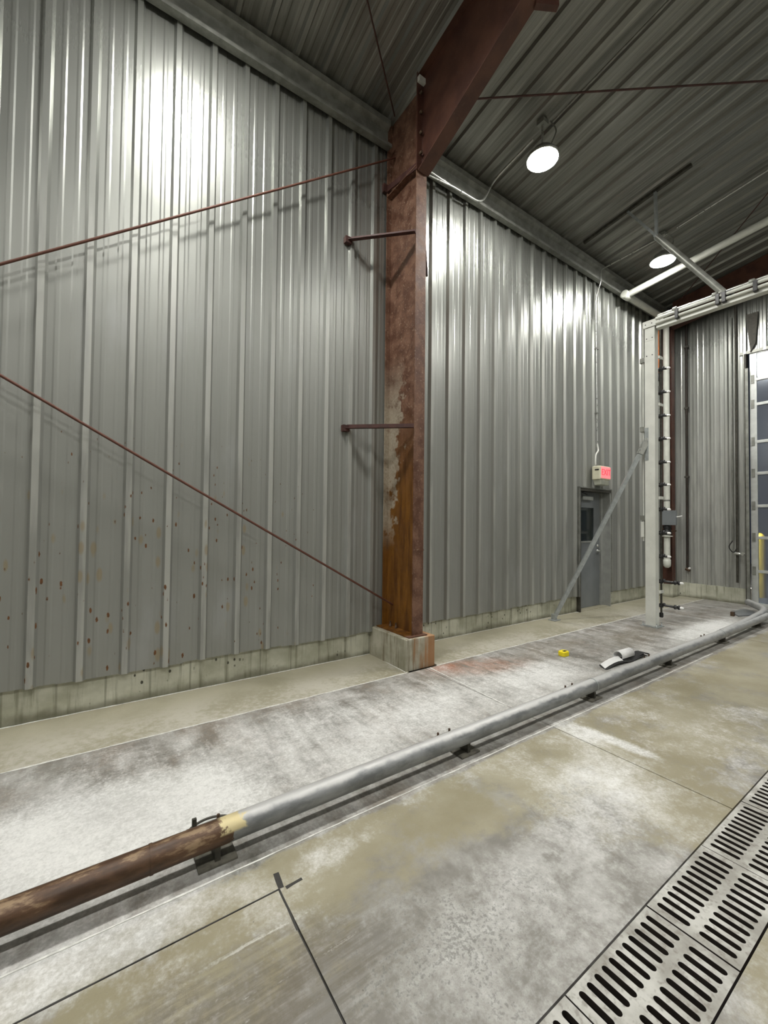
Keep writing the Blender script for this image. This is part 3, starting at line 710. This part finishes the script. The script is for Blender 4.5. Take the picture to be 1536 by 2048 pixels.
vb = MB().lathe((10.45, -.22, 1.33), (0, 0, 1), [(.05, 0), (.085, .03), (.085, .10), (.06, .14), (.085, .18), (.05, .22)], 14).build('valve_body', 'black', pv)
MB().lathe((10.45, -.22, 1.325), (0, 0, 1), [(.10, -.02), (.10, .0)], 16).build('flange_ring', 'white_pipe', pv)
MB().tube([(10.45, -.25, 1.42), (10.43, -.40, 1.43)], .012, 8).build('valve_handle', 'bolt', vb)
MB().tube([(10.40, -.40, 1.72), (10.40, -.52, 1.74)], .014, 8).build('gauge_tap', 'tip', pv)
osl = thing('sleeve_fitting', (10.3, -.13, 5.3), 'orange sleeve on a thin pipe beside the white riser at the wash arch top', 'pipe fitting')
MB().tube([(10.33, -.10, 4.55), (10.33, -.10, 5.85)], .02, 10).build('thin_pipe', 'galv', osl)
MB().tube([(10.33, -.10, 4.85), (10.33, -.10, 5.75)], .055, 14).build('sleeve', 'orange', osl)
MB().lathe((10.33, -.10, 4.66), (0, 0, 1), [(.04, 0), (.05, .02), (.05, .13), (.04, .16)], 12).build('coupling', 'black', osl)
dp = thing('drop_pipe', (10.93, -.42, 3), 'dark brown vertical pipe clipped to the end wall with a capped foot', 'pipe')
MB().tube([(10.925, -.42, .62), (10.925, -.42, 6.10)], .022, 10).build('pipe', 'dark_pipe', dp)
MB().lathe((10.915, -.42, .60), (0, -.7, -.3), [(.03, -.03), (.034, 0), (.034, .04), (.02, .06)], 10).build('capped_foot', 'bolt', dp)
MB().lathe((10.905, -.47, .63), (-1, 0, 0), [(.025, 0), (.022, .03)], 10).build('foot_plug', 'tip', dp)
for zz in (5.45, 4.1, 2.6): MB().box((10.90, -.46, zz-.02), (10.955, -.38, zz+.02)).build('pipe_clip', 'dark_steel', dp)
cdp = thing('door_conduit', (10.95, -1.27, 3), 'dark conduit with a hose tap on the end wall beside the overhead door', 'conduit')
MB().tube([(10.945, -1.27, .42), (10.945, -1.27, 6.05)], .020, 10).build('conduit', 'dark_steel', cdp)
MB().tube([(10.945, -1.20, 1.25), (10.945, -1.20, 5.8)], .010, 8).build('thin_conduit', 'galv', cdp)
MB().tube(fillet([(10.93, -1.20, 1.25), (10.88, -1.14, 1.12), (10.90, -1.22, 1.0), (10.93, -1.27, 1.10)], .08), .010, 8).build('hose_loop', 'rubber', cdp)
tp = MB().lathe((10.92, -1.27, 1.0), (0, -1, -.1), [(.02, -.04), (.026, 0), (.026, .06), (.018, .10)], 10).build('hose_tap', 'galv_bright', cdp)
MB().lathe((10.90, -1.37, 1.0), (-1, 0, 0), [(.035, 0), (.035, .015)], 10).build('tap_wheel', 'galv_bright', tp)

# ------------------------------------------------------------------ conduits along the eave
c1 = thing('conduit_run', (4.2, -.2, 6.0), 'shiny conduit run bending from the eave beam up towards the lamp by the rafter', 'conduit')
lampy = lambda q: roof(q)-.06
MB().tube(fillet([(3.48, -.13, 6.00), (3.62, -.20, 5.97), (4.10, -.16, 6.00), (4.74, -.16, 6.02), (4.93, -.20, lampy(-.2)), (4.93, -.85, lampy(-.85))], .16, 8), .014, 10).build('conduit', 'galv_bright', c1)
MB().tube(fillet([(3.46, -.16, 5.93), (3.75, -.17, 5.94), (4.2, -.17, 5.995)], .12), .012, 8).build('branch_conduit', 'galv_bright', c1)
MB().tube([(4.96, -1.1, lampy(-1.1)), (4.96, -4.4, lampy(-4.4))], .014, 8).build('ceiling_conduit', 'galv', c1)
for xx in (3.98, 4.32): MB().tube([(xx, -.165, 5.995), (xx+.05, -.163, 6.005)], .019, 10).build('coupling', 'galv_bright', c1)
MB().bar((3.60, -.12, 5.94), (3.66, -.13, 6.06), .012, .006).build('strap', 'galv', c1)
c2 = thing('conduit_run', (7.9, -.06, 4.5), 'thin conduit dropping from the ceiling down the ribbed wall to the exit sign', 'conduit')
MB().tube(fillet([(8.36, -1.05, lampy(-1.05)), (8.20, -.10, lampy(-.1)), (7.90, -.15, 6.22), (7.90, -.155, 6.0), (7.90, -.055, 5.75), (7.955, -.055, 3.02)], .14, 8), .011, 8).build('conduit', 'galv_bright', c2)
MB().tube([(8.36, -1.2, lampy(-1.2)), (8.36, -4.4, lampy(-4.4))], .012, 8).build('ceiling_conduit', 'galv_bright', c2)
MB().tube(fillet([(7.955, -.055, 3.03), (7.95, -.08, 2.90), (7.80, -.11, 2.82), (7.765, -.12, 2.68), (7.775, -.12, 2.625)], .07, 6), .014, 10).build('flexible_tail', 'white', c2)
for zz in (4.8, 3.6): MB().box((7.90, -.07, zz-.012), (7.99, -.03, zz+.012)).build('conduit_clip', 'galv', c2)

# ------------------------------------------------------------------ exit sign
ex = thing('exit_sign', (7.98, 0, 2.45), 'cream exit sign with a glowing red face on the ribbed wall above the door', 'exit sign')
MB().box((7.80, -.035, 2.36), (8.17, -.19, 2.61)).build('housing', 'cream', ex, .02)
MB().box((7.83, -.188, 2.385), (8.15, -.197, 2.595)).build('face', 'exit_face', ex, .003)
tc = bpy.data.curves.new('exit', 'FONT'); tc.body = 'EXIT'; tc.size = .155; tc.align_x = 'CENTER'; tc.align_y = 'CENTER'; tc.extrude = .002
to = bpy.data.objects.new('t', tc); COL.objects.link(to); bpy.context.view_layer.update()
tm = bpy.data.meshes.new_from_object(to.evaluated_get(bpy.context.evaluated_depsgraph_get())); bpy.data.objects.remove(to)
lo = link('lettering', tm, 'exit_text'); lo.location = (7.99, -.1985, 2.49); lo.rotation_euler = (math.pi/2, 0, 0); bpy.context.view_layer.update()
lo.parent = ex; lo.matrix_parent_inverse = Matrix.Translation(ex.location).inverted()
MB().prism([(7.83, -.04, 2.36), (7.83, -.18, 2.36), (7.86, -.165, 2.27), (7.86, -.05, 2.26)], (.30, 0, 0)).build('lower_lens', 'lens_plastic', ex, .012)
MB().tube([(7.795, -.10, 2.54), (7.80, -.17, 2.54)], .012, 8).build('cable_gland', 'black', ex)

# ------------------------------------------------------------------ personnel door
DY = .13
d1 = struct('door_1', (7.95, 0, 0), 'grey steel door with a window, recessed in the ribbed wall')
MB().box((DX0, -.035, .0), (DX0+.03, DY+.06, DZ1)).build('door_jamb', 'dark_steel', d1)
MB().box((DX1-.03, -.035, .0), (DX1, DY+.06, DZ1)).build('door_jamb', 'jamb', d1)
MB().box((DX1-.10, DY-.03, .0), (DX1-.03, DY+.06, DZ1)).build('door_stop', 'jamb', d1)
MB().box((DX0, -.04, DZ1-.02), (DX1, DY+.06, DZ1+.035)).build('door_header', 'dark_steel', d1)
MB().box((DX0-.03, -.045, DZ1+.03), (DX1+.03, .0, DZ1+.05)).build('drip_flashing', 'galv', d1)
MB().box((DX0-.035, -.042, KERB), (DX0, -.0, DZ1+.04)).build('edge_trim', 'galv', d1); MB().box((DX1, -.042, KERB), (DX1+.045, -.0, DZ1+.04)).build('edge_trim', 'galv', d1)
lf = MB()
lx0, lx1, wz0, wz1, wx0, wx1 = DX0+.03, DX1-.10, 1.24, 1.86, DX0+.20, DX1-.30
lf.box((lx0, DY, .01), (lx1, DY+.045, wz0)); lf.box((lx0, DY, wz1), (lx1, DY+.045, DZ1-.02)); lf.box((lx0, DY, wz0), (wx0, DY+.045, wz1)); lf.box((wx1, DY, wz0), (lx1, DY+.045, wz1))
leaf = lf.build('door_leaf', 'door_grey', d1)
MB().box((wx0, DY+.018, wz0), (wx1, DY+.026, wz1)).build('glass', 'glass', leaf)
MB().box((wx0-.02, DY-.012, wz0-.03), (wx1+.02, DY+.0, wz0)).build('window_sill', 'jamb', leaf)
hd = MB().lathe((lx1-.07, DY, 1.04), (0, -1, 0), [(.034, 0), (.034, .012), (.014, .014), (.014, .05)], 12)
hd.bar((lx1-.05, DY-.055, 1.04), (lx1-.20, DY-.055, 1.035), .018, .022); hd.build('lever_handle', 'galv_bright', leaf)
MB().lathe((lx1-.07, DY, 1.14), (0, -1, 0), [(.026, 0), (.026, .012), (.012, .02)], 12).build('deadbolt', 'galv_bright', leaf)
MB().box((lx0+.25, DY, 2.00), (lx0+.60, DY-.06, 2.07)).build('door_closer', 'jamb', leaf, .005)
MB().bar((lx0+.4, DY-.05, 2.10), (lx0+.15, DY-.10, 2.13), .02, .012).build('closer_arm', 'black', leaf)
MB().box((DX0, -.01, -.01), (DX1, DY+.30, .006)).build('threshold', 'floor', d1)
MB().box((DX0-.1, DY+.055, 0), (DX1+.1, DY+.30, DZ1+.1)).build('dark_room_beyond', 'dark_gap', d1)

# ------------------------------------------------------------------ overhead door
d2 = struct('door_2', (X_END, -3.2, 0), 'sectional overhead door with aluminium rails and clear plastic panes')
PX = X_END+.02
MB().box((X_END-.07, OD0+.02, 0), (X_END+.10, OD0-.012, ODZ)).build('door_track', 'dark_steel', d2)
MB().box((X_END-.085, OD0-.0, .02), (X_END-.06, OD0-.045, ODZ-.3)).build('track_angle', 'galv', d2)
MB().box((X_END-.03, OD0+.10, ODZ-.0), (X_END+.02, OD1-.1, ODZ+.06)).build('head_trim', 'galv', d2)
rails = [.0, .641, 1.297, 1.915, 2.555, 3.177, 3.919, 4.41, ODZ-.02]
ycols = [OD0-.05, -2.70, -3.90, OD1+.02]
for i, zz in enumerate(rails):
    MB().box((PX-.02, ycols[0], zz), (PX+.03, ycols[-1], zz+.055)).build('rail', 'alu', d2, .003)
    if 0 < i < 8:
        MB().box((PX-.03, ycols[0]-.02, zz-.05), (PX-.02, ycols[0]-.07, zz+.12)).build('hinge', 'galv', d2, .002)
for i in range(len(rails)-1):
    za, zb = rails[i]+.055, rails[i+1]
    for j, yy in enumerate(ycols):
        MB().box((PX-.018, yy+(.0 if j == 0 else .055), za), (PX+.028, yy-(.105 if j == 0 else .055), zb)).build('stile', 'alu', d2)
    for j in range(3):
        MB().box((PX+.0, ycols[j]-(.105 if j == 0 else .055), za), (PX+.010, ycols[j+1]+.055, zb)).build('pane', 'pane', d2)
MB().box((PX-.02, ycols[0], -.012), (PX+.02, ycols[-1], .0)).build('bottom_seal', 'rubber', d2)
gp = MB().prism([(X_END-.06, -1.43, 5.75), (X_END-.06, -1.62, 5.75), (X_END-.06, -1.58, 5.15), (X_END-.06, -1.50, 4.98)], (.03, 0, 0)).build('track_gusset', 'dark_steel', d2)

# outside: apron and bollard
apron = MB().box((X_END+.3, 6, -.16), (X_END+12, -12, -.02)).build('floor_outside', 'asphalt'); apron['kind'] = 'structure'
bo = thing('bollard', (12.5, -1.245, -.02), 'yellow bollard standing outside behind the overhead door panes', 'bollard')
MB().tube([(12.5, -1.245, -.02), (12.5, -1.245, 1.28)], .10, 20).build('post', 'yellow', bo)
MB().lathe((12.5, -1.245, 1.28), (0, 0, 1), [(.102, 0), (.085, .05), (.04, .10), (.01, .115)], 20).build('domed_cap', 'yellow', bo)

wp = thing('added_wall_lamp', (X_END+.3, -.6, 4.2), 'unseen outdoor lamp added on the outer face of the end wall to light the bollard', 'lamp')  # assumed lamp, out of view, added to light the bollard outside
MB().prism([(X_END+.05, -.75, 4.0), (X_END+.28, -.75, 4.05), (X_END+.28, -.75, 4.12), (X_END+.05, -.75, 4.3)], (0, .3, 0)).build('housing', 'dark_steel', wp)
k = NT('added_outdoor_lens'); k.b.inputs['Emission Color'].default_value = (1, .97, .9, 1); k.b.inputs['Emission Strength'].default_value = 4500; M['outlens'] = k.out((.9, .9, .9), .3)
MB().prism([(X_END+.08, -.73, 3.985), (X_END+.27, -.73, 4.03), (X_END+.27, -.73, 4.045), (X_END+.08, -.73, 4.0)], (0, .26, 0)).build('lens', 'outlens', wp)

# ------------------------------------------------------------------ litter on the walkway
yp = thing('plastic_scrap', (4.97, -1.26, 0), 'small bright yellow plastic piece lying on the walkway floor', 'scrap')
k_ = [(-.062, -.03), (-.045, -.045), (.04, -.05), (.068, -.02), (.062, .03), (.03, .048), (-.05, .042), (-.066, .012)]
b_ = MB().prism([(4.97+a*.9, -1.26+b, 0) for a, b in k_], (0, 0, .055)).build('body', 'yellow_plastic', yp, .008)
MB().box((4.95, -1.285, .0545), (5.0, -1.255, .0575)).build('slot', 'black', yp)
tr_ = thing('litter_strip', (5.35, -1.76, 0), 'white and black curled plastic strip lying against the grey guide rail', 'litter')
def ribbon(pts, wv, t=.004):
    mb = MB(); V = []
    for p in pts:
        p = Vector(p); V += [p+Vector(wv), p-Vector(wv), p-Vector(wv)+Vector((0, 0, t)), p+Vector(wv)+Vector((0, 0, t))]
    n = len(pts)
    return mb.poly(V, [(4*i+j, 4*i+(j+1) % 4, 4*i+4+(j+1) % 4, 4*i+4+j) for i in range(n-1) for j in range(4)]+[(3, 2, 1, 0), (4*n-4, 4*n-3, 4*n-2, 4*n-1)], False)
rp = [(4.93+.09*i, -1.745-.004*i, .004+.035*abs(math.sin(i*.55))*(1 if i > 0 else 0)) for i in range(10)]
ribbon(rp, (0.02, .05, .01)).build('black_strip', 'rubber', tr_)
ribbon([(p[0]+.02, p[1]+.012, p[2]+.008) for p in rp[:5]], (0.02, .036, .010)).build('white_strip', 'paper', tr_)
curl = [(5.30, -1.72+.055*math.cos(t), .062+.055*math.sin(t)) for t in [math.pi*(-.55+j*.14) for j in range(13)]]
V = []
for p in curl: V += [p, (p[0]+.26, p[1]-.01, p[2])]
for p in curl: q = Vector((5.30, -1.72, .062)); pp = q+(Vector(p)-q)*.93; V += [tuple(pp), (pp.x+.26, pp.y-.01, pp.z)]
n = len(curl)
MB().poly(V, [(2*i, 2*i+1, 2*i+3, 2*i+2) for i in range(n-1)]+[(2*n+2*i+2, 2*n+2*i+3, 2*n+2*i+1, 2*n+2*i) for i in range(n-1)]+[(2*i+2, 2*n+2*i+2, 2*n+2*i, 2*i) for i in range(n-1)]+[(2*i+1, 2*n+2*i+1, 2*n+2*i+3, 2*i+3) for i in range(n-1)], True).build('white_curl', 'paper', tr_)
ribbon([(5.60, -1.76, .03), (5.66, -1.77, .045), (5.72, -1.775, .05), (5.80, -1.78, .035), (5.84, -1.78, .01)], (0, .05, 0)).build('black_tail', 'rubber', tr_)
mat_ = thing('steel_offcut', (9.95, -1.60, 0), 'dark steel plate lying on the floor beside the flared pipe end', 'plate')
MB().prism([(9.45, -1.68, 0), (9.75, -1.50, 0), (10.3, -1.53, 0), (10.0, -1.86, 0)], (0, 0, .02)).build('plate', 'door_grey', mat_)
MB().box((9.42, -1.63, 0), (9.48, -1.58, .07)).build('lug', 'bolt', mat_)
